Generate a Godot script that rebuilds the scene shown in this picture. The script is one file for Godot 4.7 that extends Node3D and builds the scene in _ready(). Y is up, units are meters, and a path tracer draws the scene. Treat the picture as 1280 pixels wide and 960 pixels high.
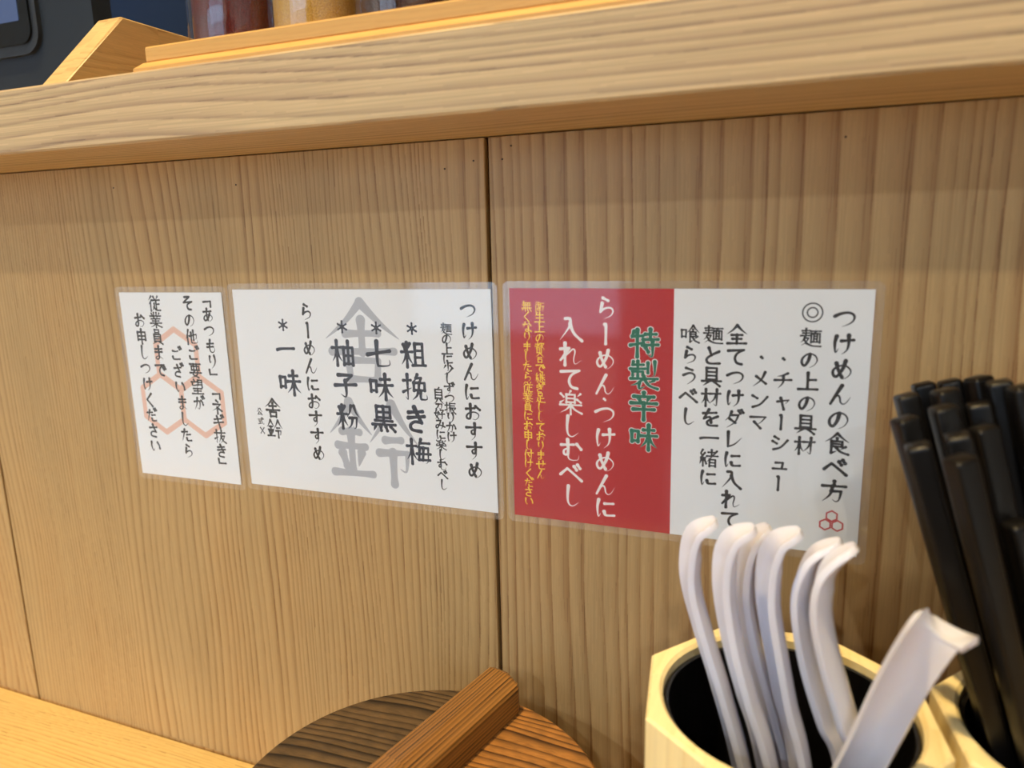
extends Node3D

const SKY_POWER := 4.2
const A_POWER := 3.0
const B_POWER := 0.6
const C_POWER := 5.2

# ---------------------------------------------------------------- stroke shapes of the characters
# Each character is a set of brush strokes on a 100 x 100 field: points "x,y", "!" marks a corner,
# ">" at the end of a stroke lets the brush lift off, "@c:x0,y0,x1,y1" sets another character into a box.
var GLYPHS := {
	"あ": "14,27 80,22|45,6 41,50 49,82|67,38 52,68 28,86 15,73 28,53 60,46 85,58 83,78 58,94>",
	"つ": "10,40 35,28 64,24 84,34 86,52 72,70 42,84>", "け": "22,15 16,45 20,85 31,70>|42,35 90,30|70,10 71,50 64,76 46,93>",
	"め": "28,22 36,50 52,82|64,10 54,45 32,80 18,74 16,54 34,36 62,31 84,48 84,68 68,86 52,92>", "ん": "56,8 34,50 13,92! 30,62 43,54 50,64 53,82 64,91 78,82 92,58>",
	"に": "22,14 16,48 20,90 31,74>|48,30 86,27|46,66 54,82 90,80", "お": "12,34 62,28|38,8 38,60 33,86 18,86 14,72 30,56 60,50 83,60 82,78 64,92 50,88>|68,18 92,36",
	"す": "8,28 94,24|58,4 59,40 54,62 42,62 38,49 50,40 60,50 58,76 38,97>", "ら": "38,6 60,17|34,28 27,64! 44,51 68,47 81,60 71,81 38,96>",
	"ー": "46,8 52,16 51,92", "も": "46,6 38,50 42,82 60,92 80,78 78,58>|18,34 72,30|16,56 70,52", "り": "30,14 26,40 32,58 39,44>|68,8 75,40 66,70 42,96>",
	"「": "22,66 84,62! 82,98", "」": "16,2 18,34! 78,32", "そ": "28,12 68,10! 16,48! 88,42! 52,58 46,76 56,91 76,93", "の": "52,22 45,56 28,82 14,68 18,42 44,20 74,26 87,50 76,76 52,92>",
	"こ": "22,24 50,28 74,22 62,34>|18,66 28,84 84,83", "゛": "74,4 83,18|88,0 97,13", "ご": "@こ:0,6,92,100|@゛:0,0,100,100",
	"か": "8,36 52,30 62,44 54,84 42,86 34,76>|40,8 32,52 10,92>|74,26 86,40 90,56", "が": "@か:0,6,92,100|@゛:0,0,100,100", "さ": "16,30 80,24|46,6 58,36 70,58! 40,56 22,70 28,87 66,93",
	"ざ": "@さ:0,6,92,100|@゛:0,0,100,100", "い": "16,22 14,56 27,84 36,68>|70,24 83,44 86,66", "ま": "22,24 80,22|20,44 80,42|52,4 52,60 50,84 34,92 22,82 36,71 56,73 84,90>",
	"し": "38,6 34,50 38,82 56,93 84,74>", "た": "12,28 62,24|38,8 28,46 10,92>|54,46 86,42|52,70 58,87 92,85", "て": "10,22 88,16! 56,34 44,60 54,84 78,91", "で": "@て:0,4,100,100|76,40 84,52|90,34 98,46",
	"く": "68,6 26,49! 70,95", "だ": "@た:0,6,94,100|@゛:0,0,100,100", "き": "18,24 76,18|16,44 82,36|42,4 56,34 70,60! 42,58 24,71 30,88 66,93", "ぎ": "@き:0,4,92,100|@゛:0,0,100,100",
	"ず": "@す:0,6,94,100|@゛:0,0,100,100", "む": "8,30 62,26|36,6 38,52 32,71 20,68 20,53 34,46 40,60 38,82 50,93 78,91 85,72>|76,24 94,44", "へ": "4,58 30,34 40,35 96,80", "べ": "@へ:0,0,100,100|64,20 74,34|79,12 89,26",
	"を": "14,26 82,20|44,4 18,56! 44,45 54,54 56,76|90,40 50,60 35,75 46,91 88,91", "と": "32,8 45,46|84,26 42,48 21,69 34,90 88,89", "れ": "28,6 27,96|8,30 45,26! 8,76! 44,44 62,29 70,40 64,72 71,90 96,74>",
	"な": "10,28 54,24|34,6 24,40 8,60>|72,18 92,38|64,42 66,78 54,92 38,88 38,75 56,71 94,92", "う": "34,6 68,17|20,46 56,33 80,45 75,70 42,97>",
	"み": "18,18 58,14! 44,50 22,84 9,74 20,56 54,58 95,71|78,36 76,66 54,95>", "せ": "4,42 96,34|72,8 74,44 66,61 57,57>|30,14 30,72 42,90 86,88",
	"ネ": "46,4 59,15|16,32 80,30! 48,57 8,78>|50,54 50,98|62,62 88,78", "ギ": "14,34 76,26|8,60 92,50|38,10 60,97|@゛:0,0,100,100", "チ": "76,8 46,22 20,27>|6,50 96,46|52,24 52,62 26,97>",
	"ャ": "26,52 88,40! 70,64>|44,30 62,97", "シ": "20,14 42,27|10,42 33,55|16,92 56,76 92,32", "ュ": "32,48 72,46! 67,82|18,85 92,83", "メ": "74,8 52,56 10,93>|26,34 80,76", "ン": "12,22 38,37|14,91 56,72 94,26",
	"マ": "6,24 92,20! 66,52 44,68>|28,52 64,90", "タ": "42,6 30,36 8,58>|36,26 80,24! 60,66 18,97>|34,48 64,68", "ダ": "@タ:0,5,92,100|@゛:0,0,100,100", "レ": "26,10 26,90! 60,74 94,38>", "・": "47,47 53,53",
	"口": "14,16 18,86|14,16 86,16! 82,86|18,80 82,80", "木": "8,30 92,28|50,4 50,98|50,32 34,60 6,82>|50,32 66,60 96,82>", "未": "20,22 80,21|4,45 96,43|50,3 50,98|50,46 32,70 4,90>|50,46 68,70 97,89>",
	"扌": "10,26 90,24|54,4 54,84 50,95 30,86>|4,68 96,52>", "亻": "72,4 46,36 6,64>|46,38 46,98", "女": "44,4 24,56 78,94|76,28 60,70 12,96>|4,42 96,38", "子": "20,12 80,12! 50,37|50,34 52,83 44,95 28,85>|4,52 96,47",
	"米": "24,12 36,30|76,8 62,28>|6,40 94,39|50,4 50,98|48,44 30,68 6,88>|52,44 70,66 96,86>", "金": "50,3 30,24 2,43>|50,3 72,24 98,42>|30,40 70,40|18,58 82,58|50,40 50,90|28,68 36,83|72,66 64,83>|6,93 96,92",
	"令": "50,3 28,28 2,50>|50,3 74,28 99,48>|34,46 66,45|20,62 78,60! 74,82 62,80>|48,61 48,99", "糸": "46,3 24,25 50,36|74,20 20,52 80,49|50,50 50,98|28,62 10,88>|70,60 92,84",
	"食": "50,2 28,24 2,42>|50,2 74,24 99,41>|50,24 50,35|28,38 72,38! 72,62|28,38 28,92|28,50 72,50|28,62 72,62|28,93 50,83>|86,62 66,75>|48,66 66,85 98,96",
	"麦": "16,15 84,13|50,3 50,42|22,28 78,27|4,43 96,41|44,44 30,66 4,82>|36,56 74,55! 52,80 12,98>|34,64 60,84 98,97", "面": "4,8 96,7|50,8 44,24|12,26 12,97|12,26 88,26! 88,97|36,26 36,90|64,26 64,90|36,48 64,48|36,68 64,68|12,92 88,92",
	"麺": "@麦:0,2,54,94|@面:46,12,100,78|30,80 58,93 99,95", "上": "48,5 48,90|50,42 86,40|4,92 96,90", "少": "50,3 50,60 41,65>|28,22 10,48>|70,22 92,44|86,44 56,78 12,97>",
	"辰": "12,8 94,7|14,8 14,50 1,97>|26,28 84,27|8,46 97,45|32,46 32,92 50,82>|90,54 66,67>|50,48 66,76 99,96", "振": "@扌:0,0,36,100|@辰:36,2,100,100",
	"自": "56,1 40,15>|18,18 18,99|18,18 82,18! 82,99|18,42 82,42|18,66 82,66|18,92 82,92", "分": "38,5 26,32 3,52>|60,5 76,32 99,50>|22,54 78,52! 71,87 58,96 48,87>|46,54 36,80 10,98>",
	"好": "@女:0,4,50,98|@子:48,4,100,98", "楽": "50,1 42,14>|32,16 32,50|32,16 68,16! 68,50|32,32 68,32|32,48 68,48|8,14 20,26|6,50 24,38>|92,12 78,24>|78,36 94,48|4,60 96,59|50,50 50,99|48,62 30,80 4,94>|52,62 70,80 98,94",
	"且": "22,8 22,88|22,8 78,8! 78,88|22,34 78,34|22,60 78,60|2,91 98,90", "粗": "@米:0,4,50,98|@且:46,4,100,98", "免": "40,1 26,20 4,34>|30,14 64,13! 52,31|16,32 16,62|16,32 84,32! 84,60|50,32 46,60|16,60 84,60|44,62 32,82 4,98>|58,62 58,91 72,95 96,93 96,77>",
	"挽": "@扌:0,0,38,100|@免:36,2,100,98", "毎": "34,1 22,22 2,38>|26,16 94,15|24,34 16,82|24,34 84,34! 80,85 64,94>|2,59 99,57|18,82 94,81|50,34 44,82", "梅": "@木:0,2,46,100|@毎:42,2,100,98",
	"七": "4,52 96,37|44,5 44,82 56,92 92,88 93,70>", "味": "@口:2,20,36,76|@未:36,2,100,98", "黒": "22,5 22,46|22,5 78,5! 78,46|22,26 78,26|22,46 78,46|50,5 50,70|14,58 86,58|2,73 98,71|14,80 6,97>|36,80 38,94|58,80 63,94|78,78 95,95",
	"由": "14,28 14,97|14,28 86,28! 86,97|14,60 86,60|14,92 86,92|50,3 50,92", "柚": "@木:0,2,48,100|@由:46,4,100,98", "粉": "@米:0,2,48,98|@分:42,2,100,98", "一": "4,54 30,49 96,47",
	"舎": "50,1 28,24 1,44>|50,1 74,24 99,43>|28,38 72,37|50,22 50,60|8,60 92,58|@口:22,64,78,100", "鈴": "@金:0,2,50,98|@令:46,2,100,100",
	"公": "36,5 24,34 3,52>|60,3 74,32 99,50>|44,50 30,74 14,90! 82,84|66,64 90,96", "式": "4,26 94,22|12,50 52,48|30,50 30,86|2,92 56,81|60,3 64,50 78,85 95,96 97,76>|78,3 92,14",
	"友": "4,24 94,20|44,3 34,50 2,97>|32,46 82,44! 58,77 20,99>|36,56 60,80 98,97", "抜": "@扌:0,0,38,100|@友:36,2,100,98", "也": "2,44 90,30! 85,63 73,60>|52,3 52,72|24,18 24,82 36,93 90,91 96,72>",
	"他": "@亻:0,0,36,100|@也:32,4,100,96", "要": "4,8 96,7|18,22 18,48|18,22 82,22! 82,48|38,8 38,48|62,8 62,48|18,48 82,48|46,50 28,77 74,98|68,62 56,84 12,99>|2,67 98,65",
	"望": "24,1 30,12|2,17 50,16|12,18 12,40 48,37|58,4 58,36 46,54>|58,4 92,4! 92,52|58,19 92,19|58,34 92,34|14,62 86,61|20,78 80,77|2,97 98,95|50,62 50,96",
	"従": "28,3 4,30>|30,28 2,56>|18,46 18,99|46,6 55,22|82,5 70,22>|36,30 98,28|66,30 66,88|66,56 92,54|50,50 48,74 28,98>|46,74 64,93 99,95",
	"業": "38,1 38,20|60,1 60,20|18,6 26,20|84,5 74,20>|4,24 96,23|34,28 40,38|66,26 60,38>|12,42 88,41|22,56 78,55|2,71 98,69|50,42 50,99|48,72 30,86 4,96>|52,72 70,86 98,96",
	"員": "@口:24,0,76,30|22,36 22,80|22,36 78,36! 78,80|22,50 78,50|22,65 78,65|22,80 78,80|38,82 8,99>|62,82 93,99", "申": "16,20 16,74|16,20 84,20! 84,74|16,46 84,46|16,70 84,70|50,1 50,99",
	"特": "14,9 4,36>|8,26 46,24|1,58 48,48|26,3 26,99|54,18 92,17|72,1 72,35|46,37 99,35|44,57 99,54|80,40 80,87 76,97 62,88>|56,66 65,80",
	"製": "12,3 5,19>|10,14 48,13|1,29 54,27|28,1 28,54|10,38 10,52|10,38 46,38! 46,50|64,6 64,41|88,1 88,46 79,53>|50,54 54,61|2,64 98,62|46,64 28,80 2,90>|34,78 34,99 56,90>|86,68 66,79>|52,64 68,86 99,98",
	"辛": "50,1 50,13|14,15 86,14|32,20 39,35|68,18 60,35>|4,39 96,38|12,62 88,60|50,38 50,99", "入": "30,7 50,9 46,40 5,96>|50,28 66,66 99,96",
	"衛": "22,3 3,25>|24,24 1,50>|14,40 14,99|40,1 36,18|34,10 62,10! 60,20|28,25 70,24|@口:34,30,66,54|32,62 66,61|30,62 30,77|28,79 70,78|52,56 52,99|74,14 97,13|70,42 99,41|86,42 86,89 74,94>",
	"生": "26,5 6,44>|20,28 86,26|16,57 86,55|2,94 98,92|52,3 52,93", "都": "8,16 50,15|30,1 30,34|1,35 58,33|52,7 2,62>|20,50 20,99|20,50 50,50! 50,99|20,70 50,70|20,94 50,94|66,7 66,99|66,7 93,7! 76,40 95,60 82,77 71,70>",
	"合": "50,1 28,26 1,46>|50,1 74,26 99,45>|32,46 68,45|@口:22,54,78,100", "継": "@糸:0,2,42,98|52,8 52,91|52,91 98,90|74,6 74,80|58,20 65,35|93,18 84,35>|54,46 97,44|72,48 57,72>|76,48 96,70",
	"足": "@口:22,0,80,40|50,40 50,87|52,58 86,57|26,54 22,80 1,99>|22,76 46,93 99,96", "無": "24,1 4,30>|18,16 90,15|6,37 94,36|24,16 24,64|42,16 42,64|60,16 60,64|78,16 78,64|1,66 99,64|14,74 5,97>|36,74 38,93|58,74 65,93|80,72 96,95",
	"付": "@亻:0,0,40,100|38,34 99,32|78,3 78,85 72,96 56,87>|48,50 61,70", "方": "50,1 50,16|2,25 98,22|44,24 34,66 4,98>|38,48 80,46! 73,85 60,96 46,87>",
	"具": "24,3 24,66|24,3 76,3! 76,66|24,24 76,24|24,44 76,44|24,64 76,64|1,74 99,72|36,76 8,99>|64,76 93,99", "才": "2,29 98,26|66,3 66,83 58,95 38,84>|62,30 40,60 2,82>", "材": "@木:0,2,48,100|@才:44,2,100,98",
	"全": "50,1 28,26 1,46>|50,1 74,26 99,45>|24,51 76,50|28,71 72,70|50,50 50,94|4,95 96,93", "者": "14,16 78,15|44,1 44,38|1,39 98,36|90,7 2,74>|26,58 26,99|26,58 78,58! 78,99|26,76 78,76|26,94 78,94",
	"緒": "@糸:0,2,42,98|@者:40,2,100,98", "喰": "@口:0,18,34,74|@食:32,0,100,100", "X": "18,8 82,92|82,8 18,92",
	"＊": "50,38 50,6|50,62 50,94|60,44 89,28|40,44 11,28|60,56 89,72|40,56 11,72",
}
# columns of writing: sign, text, centre of the first and of the last character in mm from the sheet's top left corner, size in mm, ink
var COLUMNS := [
	[1, "「あつもり」「ネギ抜き」", 63.8, 3.8, 63.0, 97.4, 8.0, "K"], [1, "その他ご要望が", 50.3, 5.7, 50.6, 62.0, 8.4, "K"], [1, "ございましたら", 37.9, 34.4, 38.3, 90.9, 8.3, "K"],
	[1, "従業員まで", 25.9, 6.1, 24.4, 43.6, 8.6, "K"], [1, "お申しつけください", 13.2, 15.8, 13.4, 89.8, 8.5, "K"],
	[2, "つけめんにおすすめ", 137.5, 9.8, 137.8, 87.1, 8.9, "K"], [2, "麺の上に少しずつ振りかけ", 125.6, 18.5, 126.0, 71.4, 5.8, "K"], [2, "自分好みに楽しむべし", 119.9, 49.9, 120.1, 96.2, 5.6, "K"],
	[2, "＊", 107.2, 18.8, 107.2, 18.8, 5.8, "N"], [2, "粗挽き梅", 107.1, 31.4, 107.1, 80.2, 13.6, "N"], [2, "＊", 87.3, 18.8, 87.3, 18.8, 6.0, "N"], [2, "七味黒", 87.7, 31.9, 88.2, 64.6, 13.9, "N"],
	[2, "＊", 67.4, 18.6, 67.4, 18.6, 6.2, "N"], [2, "柚子粉", 66.8, 31.8, 67.2, 65.0, 13.6, "N"], [2, "らーめんにおすすめ", 46.3, 11.4, 46.9, 86.2, 8.6, "K"], [2, "＊", 31.1, 18.3, 31.1, 18.3, 6.1, "N"],
	[2, "一", 31.4, 30.9, 31.4, 30.9, 11.6, "N"], [2, "味", 32.2, 48.8, 32.2, 48.8, 13.9, "N"], [2, "舎鈴", 19.5, 63.4, 19.5, 74.5, 10.2, "K"], [2, "公式X", 10.4, 65.7, 11.1, 76.2, 3.8, "K"],
	[3, "つけめんの食べ方", 138.6, 11.2, 138.6, 80.9, 8.9, "K"], [3, "麺の上の具材", 126.8, 18.8, 126.7, 62.7, 7.6, "K"], [3, "・チャーシュー", 117.3, 27.7, 117.4, 79.6, 6.9, "K"], [3, "・メンマ", 109.0, 27.4, 108.6, 54.0, 6.9, "K"],
	[3, "全てつけダレに入れて", 99.1, 18.5, 98.8, 97.5, 7.9, "K"], [3, "麺と具材を一緒に", 89.7, 18.7, 89.2, 80.1, 7.8, "K"], [3, "喰らうべし", 80.4, 18.7, 80.3, 53.9, 7.6, "K"],
	[3, "特製辛味", 61.3, 23.1, 61.5, 64.4, 12.1, "G"], [3, "らーめん", 44.6, 8.5, 44.1, 41.9, 10.1, "W"], [3, "・", 44.1, 48.6, 44.1, 48.6, 8.1, "W"], [3, "つけめんに", 44.2, 55.4, 44.3, 99.1, 10.5, "W"],
	[3, "入れて楽しむべし", 28.5, 17.9, 28.3, 95.2, 10.9, "W"], [3, "衛生上の都合で継ぎ足ししておりません", 14.3, 8.3, 13.7, 86.2, 4.7, "Y"], [3, "無くなりましたら従業員にお申し付けください", 8.2, 8.1, 7.5, 100.0, 4.8, "Y"],
]
const INK := {"K": Color(0.07, 0.07, 0.085), "N": Color(0.07, 0.11, 0.19), "G": Color(0.04, 0.42, 0.32), "W": Color(0.95, 0.93, 0.91), "Y": Color(0.98, 0.84, 0.18)}
const WEIGHT := {"K": 0.160, "N": 0.165, "G": 0.172, "W": 0.148, "Y": 0.150}

# ---------------------------------------------------------------- nodes and metas
var taken := {}
func numbered(called: String) -> String:
	taken[called] = taken.get(called, -1) + 1
	return called if taken[called] == 0 else "%s_%03d" % [called, taken[called]]

func tag(o: Node, label: String, category: String, group := "") -> Node:
	o.set_meta("label", label)
	o.set_meta("category", category)
	if group: o.set_meta("group", group)
	return o

func thing(called: String, label: String, category: String, at := Vector3.ZERO, group := "") -> Node3D:
	var o := Node3D.new()
	o.name = numbered(called)
	o.position = at
	add_child(o)
	tag(o, label, category, group)
	return o

func setting(called: String) -> Node3D:
	var o := Node3D.new()
	o.name = called
	o.set_meta("kind", "structure")
	add_child(o)
	return o

func part(called: String, mesh: Mesh, m: Material, parent: Node, at := Vector3.ZERO) -> MeshInstance3D:
	var o := MeshInstance3D.new()
	o.name = called
	o.mesh = mesh
	o.material_override = m
	o.position = at
	parent.add_child(o, true)
	return o

# ---------------------------------------------------------------- shapes
func tool() -> SurfaceTool:
	var st := SurfaceTool.new()
	st.begin(Mesh.PRIMITIVE_TRIANGLES)
	return st

# corners in counter-clockwise order seen from outside
func quad(st: SurfaceTool, a: Vector3, b: Vector3, c: Vector3, d: Vector3, ua := Vector2.ZERO, ub := Vector2.ZERO, uc := Vector2.ZERO, ud := Vector2.ZERO) -> void:
	for k in [[a, ua], [c, uc], [b, ub], [a, ua], [d, ud], [c, uc]]:
		st.set_uv(k[1])
		st.add_vertex(k[0])

func tri(st: SurfaceTool, a: Vector3, b: Vector3, c: Vector3, ua := Vector2.ZERO, ub := Vector2.ZERO, uc := Vector2.ZERO) -> void:
	for k in [[a, ua], [c, uc], [b, ub]]:
		st.set_uv(k[1])
		st.add_vertex(k[0])

func flat(v: Vector3, n: Vector3, s: float) -> Vector2:
	var a := n.abs()
	if a.y >= a.x and a.y >= a.z: return Vector2(v.x, v.z) / s
	if a.z >= a.x: return Vector2(v.x, -v.y) / s
	return Vector2(v.z, -v.y) / s

func face(st: SurfaceTool, pts: Array, s: float, off: Vector3) -> void:
	var n: Vector3 = (pts[1] - pts[0]).cross(pts[2] - pts[0]).normalized()
	for i in range(1, pts.size() - 1):
		tri(st, pts[0], pts[i], pts[i + 1], flat(pts[0] + off, n, s), flat(pts[i] + off, n, s), flat(pts[i + 1] + off, n, s))

# a box with chamfered edges between two corners; uv in metres / s
func box_into(st: SurfaceTool, lo: Vector3, hi: Vector3, bev: float, s := 1.0, off := Vector3.ZERO) -> void:
	var c := (lo + hi) / 2.0
	var h := (hi - lo) / 2.0
	var P := func(sx, sy, sz, ax): # corner pulled in on all axes but ax
		return c + Vector3(sx * (h.x - (0.0 if ax == 0 else bev)), sy * (h.y - (0.0 if ax == 1 else bev)), sz * (h.z - (0.0 if ax == 2 else bev)))
	for ax in 3:
		for sg in [-1, 1]:
			var q := []
			for k in [[-1, -1], [1, -1], [1, 1], [-1, 1]]:
				var v := [0, 0, 0]
				v[ax] = sg
				v[(ax + 1) % 3] = k[0]
				v[(ax + 2) % 3] = k[1]
				q.append(P.call(v[0], v[1], v[2], ax))
			if sg < 0: q.reverse()
			face(st, q, s, off)
	if bev <= 0.0: return
	for ax in 3: # edges that run along ax
		var b := (ax + 1) % 3
		var d := (ax + 2) % 3
		for k in [[-1, -1], [1, -1], [1, 1], [-1, 1]]:
			var v := [0, 0, 0]
			v[b] = k[0]
			v[d] = k[1]
			var q := []
			for e in [[-1, b], [1, b], [1, d], [-1, d]]:
				v[ax] = e[0]
				q.append(P.call(v[0], v[1], v[2], e[1]))
			var n: Vector3 = (q[1] - q[0]).cross(q[2] - q[0])
			if n.dot((q[0] + q[2]) / 2.0 - c) < 0.0: q.reverse()
			face(st, q, s, off)
	for sx in [-1, 1]:
		for sy in [-1, 1]:
			for sz in [-1, 1]:
				var q := [P.call(sx, sy, sz, 0), P.call(sx, sy, sz, 1), P.call(sx, sy, sz, 2)]
				if sx * sy * sz < 0: q.reverse()
				face(st, q, s, off)

func box(lo: Vector3, hi: Vector3, bev := 0.0, s := 1.0, off := Vector3.ZERO) -> Mesh:
	var st := tool()
	st.set_smooth_group(-1)
	box_into(st, lo, hi, bev, s, off)
	st.generate_normals()
	return st.commit()

# profile of (radius, height) points from the bottom up outside; turned round y
func lathe(profile: Array, sides := 48, smooth := true) -> Mesh:
	var st := tool()
	st.set_smooth_group(0 if smooth else -1)
	for i in profile.size() - 1:
		var p: Vector2 = profile[i]
		var q: Vector2 = profile[i + 1]
		for k in sides:
			var a := TAU * k / sides
			var b := TAU * (k + 1) / sides
			var A := Vector3(cos(a) * p.x, p.y, sin(a) * p.x)
			var B := Vector3(cos(b) * p.x, p.y, sin(b) * p.x)
			var C := Vector3(cos(b) * q.x, q.y, sin(b) * q.x)
			var D := Vector3(cos(a) * q.x, q.y, sin(a) * q.x)
			if p.x < 1e-6: tri(st, A, D, C)
			elif q.x < 1e-6: tri(st, A, D, B)
			else: quad(st, A, D, C, B, Vector2(a, p.y), Vector2(a, q.y), Vector2(b, q.y), Vector2(b, p.y))
	st.generate_normals()
	return st.commit()

# rings of equal length joined into a skin, the ends closed
func skin(rings: Array, smooth := true, groups := []) -> Mesh:
	var st := tool()
	st.set_smooth_group(0 if smooth else -1)
	var n: int = rings[0].size()
	for i in rings.size() - 1:
		for k in n:
			var l := (k + 1) % n
			var u := float(k) / n
			if groups: st.set_smooth_group(groups[k])
			quad(st, rings[i][k], rings[i][l], rings[i + 1][l], rings[i + 1][k], Vector2(u, i * 0.1), Vector2(u + 1.0 / n, i * 0.1), Vector2(u + 1.0 / n, i * 0.1 + 0.1), Vector2(u, i * 0.1 + 0.1))
	for e in [0, rings.size() - 1]:
		var c := Vector3.ZERO
		for v in rings[e]: c += v / n
		for k in n:
			var l := (k + 1) % n
			if e == 0: tri(st, c, rings[e][l], rings[e][k])
			else: tri(st, c, rings[e][k], rings[e][l])
	st.generate_normals()
	return st.commit()

# an outline in the plane of x and y (counter-clockwise), pushed out along z, with uv from 0 to 1 over the given size
func plate(outline: PackedVector2Array, z0: float, z1: float, size: Vector2) -> Mesh:
	var st := tool()
	st.set_smooth_group(-1)
	var idx := Geometry2D.triangulate_polygon(outline)
	var U := func(v: Vector2): return Vector2(v.x / size.x + 0.5, 0.5 - v.y / size.y)
	for i in range(0, idx.size(), 3):
		var t := [outline[idx[i]], outline[idx[i + 1]], outline[idx[i + 2]]]
		if (t[1] - t[0]).cross(t[2] - t[0]) < 0.0: t.reverse()
		var f := []
		var bk := []
		for v in t:
			f.append(Vector3(v.x, v.y, z1))
			bk.append(Vector3(v.x, v.y, z0))
		tri(st, f[0], f[1], f[2], U.call(t[0]), U.call(t[1]), U.call(t[2]))
		tri(st, bk[0], bk[2], bk[1], U.call(t[0]), U.call(t[2]), U.call(t[1]))
	for i in outline.size():
		var a := outline[i]
		var b := outline[(i + 1) % outline.size()]
		quad(st, Vector3(a.x, a.y, z0), Vector3(b.x, b.y, z0), Vector3(b.x, b.y, z1), Vector3(a.x, a.y, z1), U.call(a), U.call(b), U.call(b), U.call(a))
	st.generate_normals()
	return st.commit()

func rounded(w: float, h: float, r: float, n := 6) -> PackedVector2Array:
	var o := PackedVector2Array()
	for c in [[1, 1, 0.0], [-1, 1, PI / 2], [-1, -1, PI], [1, -1, PI * 1.5]]:
		for k in n + 1:
			var a: float = c[2] + PI / 2 * k / n
			o.append(Vector2(c[0] * (w / 2 - r) + cos(a) * r, c[1] * (h / 2 - r) + sin(a) * r))
	return o

# ---------------------------------------------------------------- materials
func mat(c: Color, rough := 0.6, spec := 0.5) -> StandardMaterial3D:
	var m := StandardMaterial3D.new()
	m.albedo_color = c
	m.roughness = rough
	m.metallic_specular = spec
	return m

func tex_mat(t: Texture2D, rough := 0.5, spec := 0.5, uv := Vector3.ONE) -> StandardMaterial3D:
	var m := mat(Color.WHITE, rough, spec)
	m.albedo_texture = t
	m.uv1_scale = uv
	return m

func noise(sd: int, f := 1.0, oct := 2) -> FastNoiseLite:
	var n := FastNoiseLite.new()
	n.seed = sd
	n.frequency = f
	n.noise_type = FastNoiseLite.TYPE_SIMPLEX
	n.fractal_octaves = oct
	return n

# growth rings cut by a board: spacing between near and far, in metres; value 0 (pale early wood) to 1 (dark late wood)
func rings(length: float, near: float, far: float, sd: int, res := 4096, steep := 3.2) -> PackedFloat32Array:
	var out := PackedFloat32Array()
	out.resize(res)
	var r := RandomNumberGenerator.new()
	r.seed = sd
	var n := noise(sd, 1.0, 2)
	var x := 0.0
	while x < length:
		var t := clampf(0.5 + 0.9 * n.get_noise_1d(x * 14.0 + 7.0), 0.0, 1.0)
		var gap := lerpf(near, far, t) * r.randf_range(0.7, 1.35)
		var dark := r.randf_range(0.45, 1.0)
		var i0 := int(x / length * res)
		var i1 := int((x + gap) / length * res)
		for i in range(i0, mini(i1, res)):
			var u := float(i - i0) / maxf(1.0, i1 - i0)
			out[i] = dark * (pow(u, steep) if u < 0.93 else (1.0 - u) / 0.07 * 0.8)
		x += gap
	return out

# a board's picture, grain along v (down the picture): w x h pixels over su x sv metres
func wood(w: int, h: int, su: float, sv: float, o: Dictionary) -> Image:
	var prof := rings(su * 1.3, o.near, o.far, o.seed, 4096, o.get("steep", 3.2))
	var pn := prof.size()
	var na := noise(o.seed + 1, 1.0, 2)
	var nb := noise(o.seed + 2, 1.0, 2)
	var nc := noise(o.seed + 3, 1.0, 1)
	var data := PackedByteArray()
	data.resize(w * h * 3)
	var pale: Color = o.pale
	var late: Color = o.late
	var warp: float = o.get("warp", 0.004)
	var wf: float = o.get("warp_freq", 5.0)
	var fib: float = o.get("fibre", 0.06)
	var pore: float = o.get("pore", 0.12)
	var arch: float = o.get("arch", 0.0)
	var streak: float = o.get("streak", 16.0)
	var i := 0
	for y in h:
		var v := sv * y / h
		var bow := arch * (v / sv - 0.5) * (v / sv - 0.5)
		for x in w:
			var u := su * x / w
			var s := u + su * 0.15 + bow + warp * na.get_noise_2d(u * wf * 3.0, v * wf)
			var p := prof[clampi(int(s / (su * 1.3) * pn), 0, pn - 1)]
			var f := nb.get_noise_2d(u * 900.0, v * streak)
			var g := nc.get_noise_2d(u * 16.0, v * 3.0)
			var k := clampf(p * (0.85 + 0.5 * f) + g * 0.14, 0.0, 1.0)
			var b := 1.0 + fib * f + 0.05 * g
			if f > 0.42: b -= pore * p + pore * 0.3
			data[i] = clampi(int(255.0 * b * lerpf(pale.r, late.r, k)), 0, 255)
			data[i + 1] = clampi(int(255.0 * b * lerpf(pale.g, late.g, k)), 0, 255)
			data[i + 2] = clampi(int(255.0 * b * lerpf(pale.b, late.b, k)), 0, 255)
			i += 3
	return Image.create_from_data(w, h, false, Image.FORMAT_RGB8, data)

func wood_tex(w: int, h: int, su: float, sv: float, o: Dictionary, across := false) -> ImageTexture:
	var im := wood(w, h, su, sv, o)
	if across: im.rotate_90(CLOCKWISE)
	return ImageTexture.create_from_image(im)

# ---------------------------------------------------------------- writing
var cov := PackedFloat32Array()
var cw := 0
var ch := 0

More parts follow.
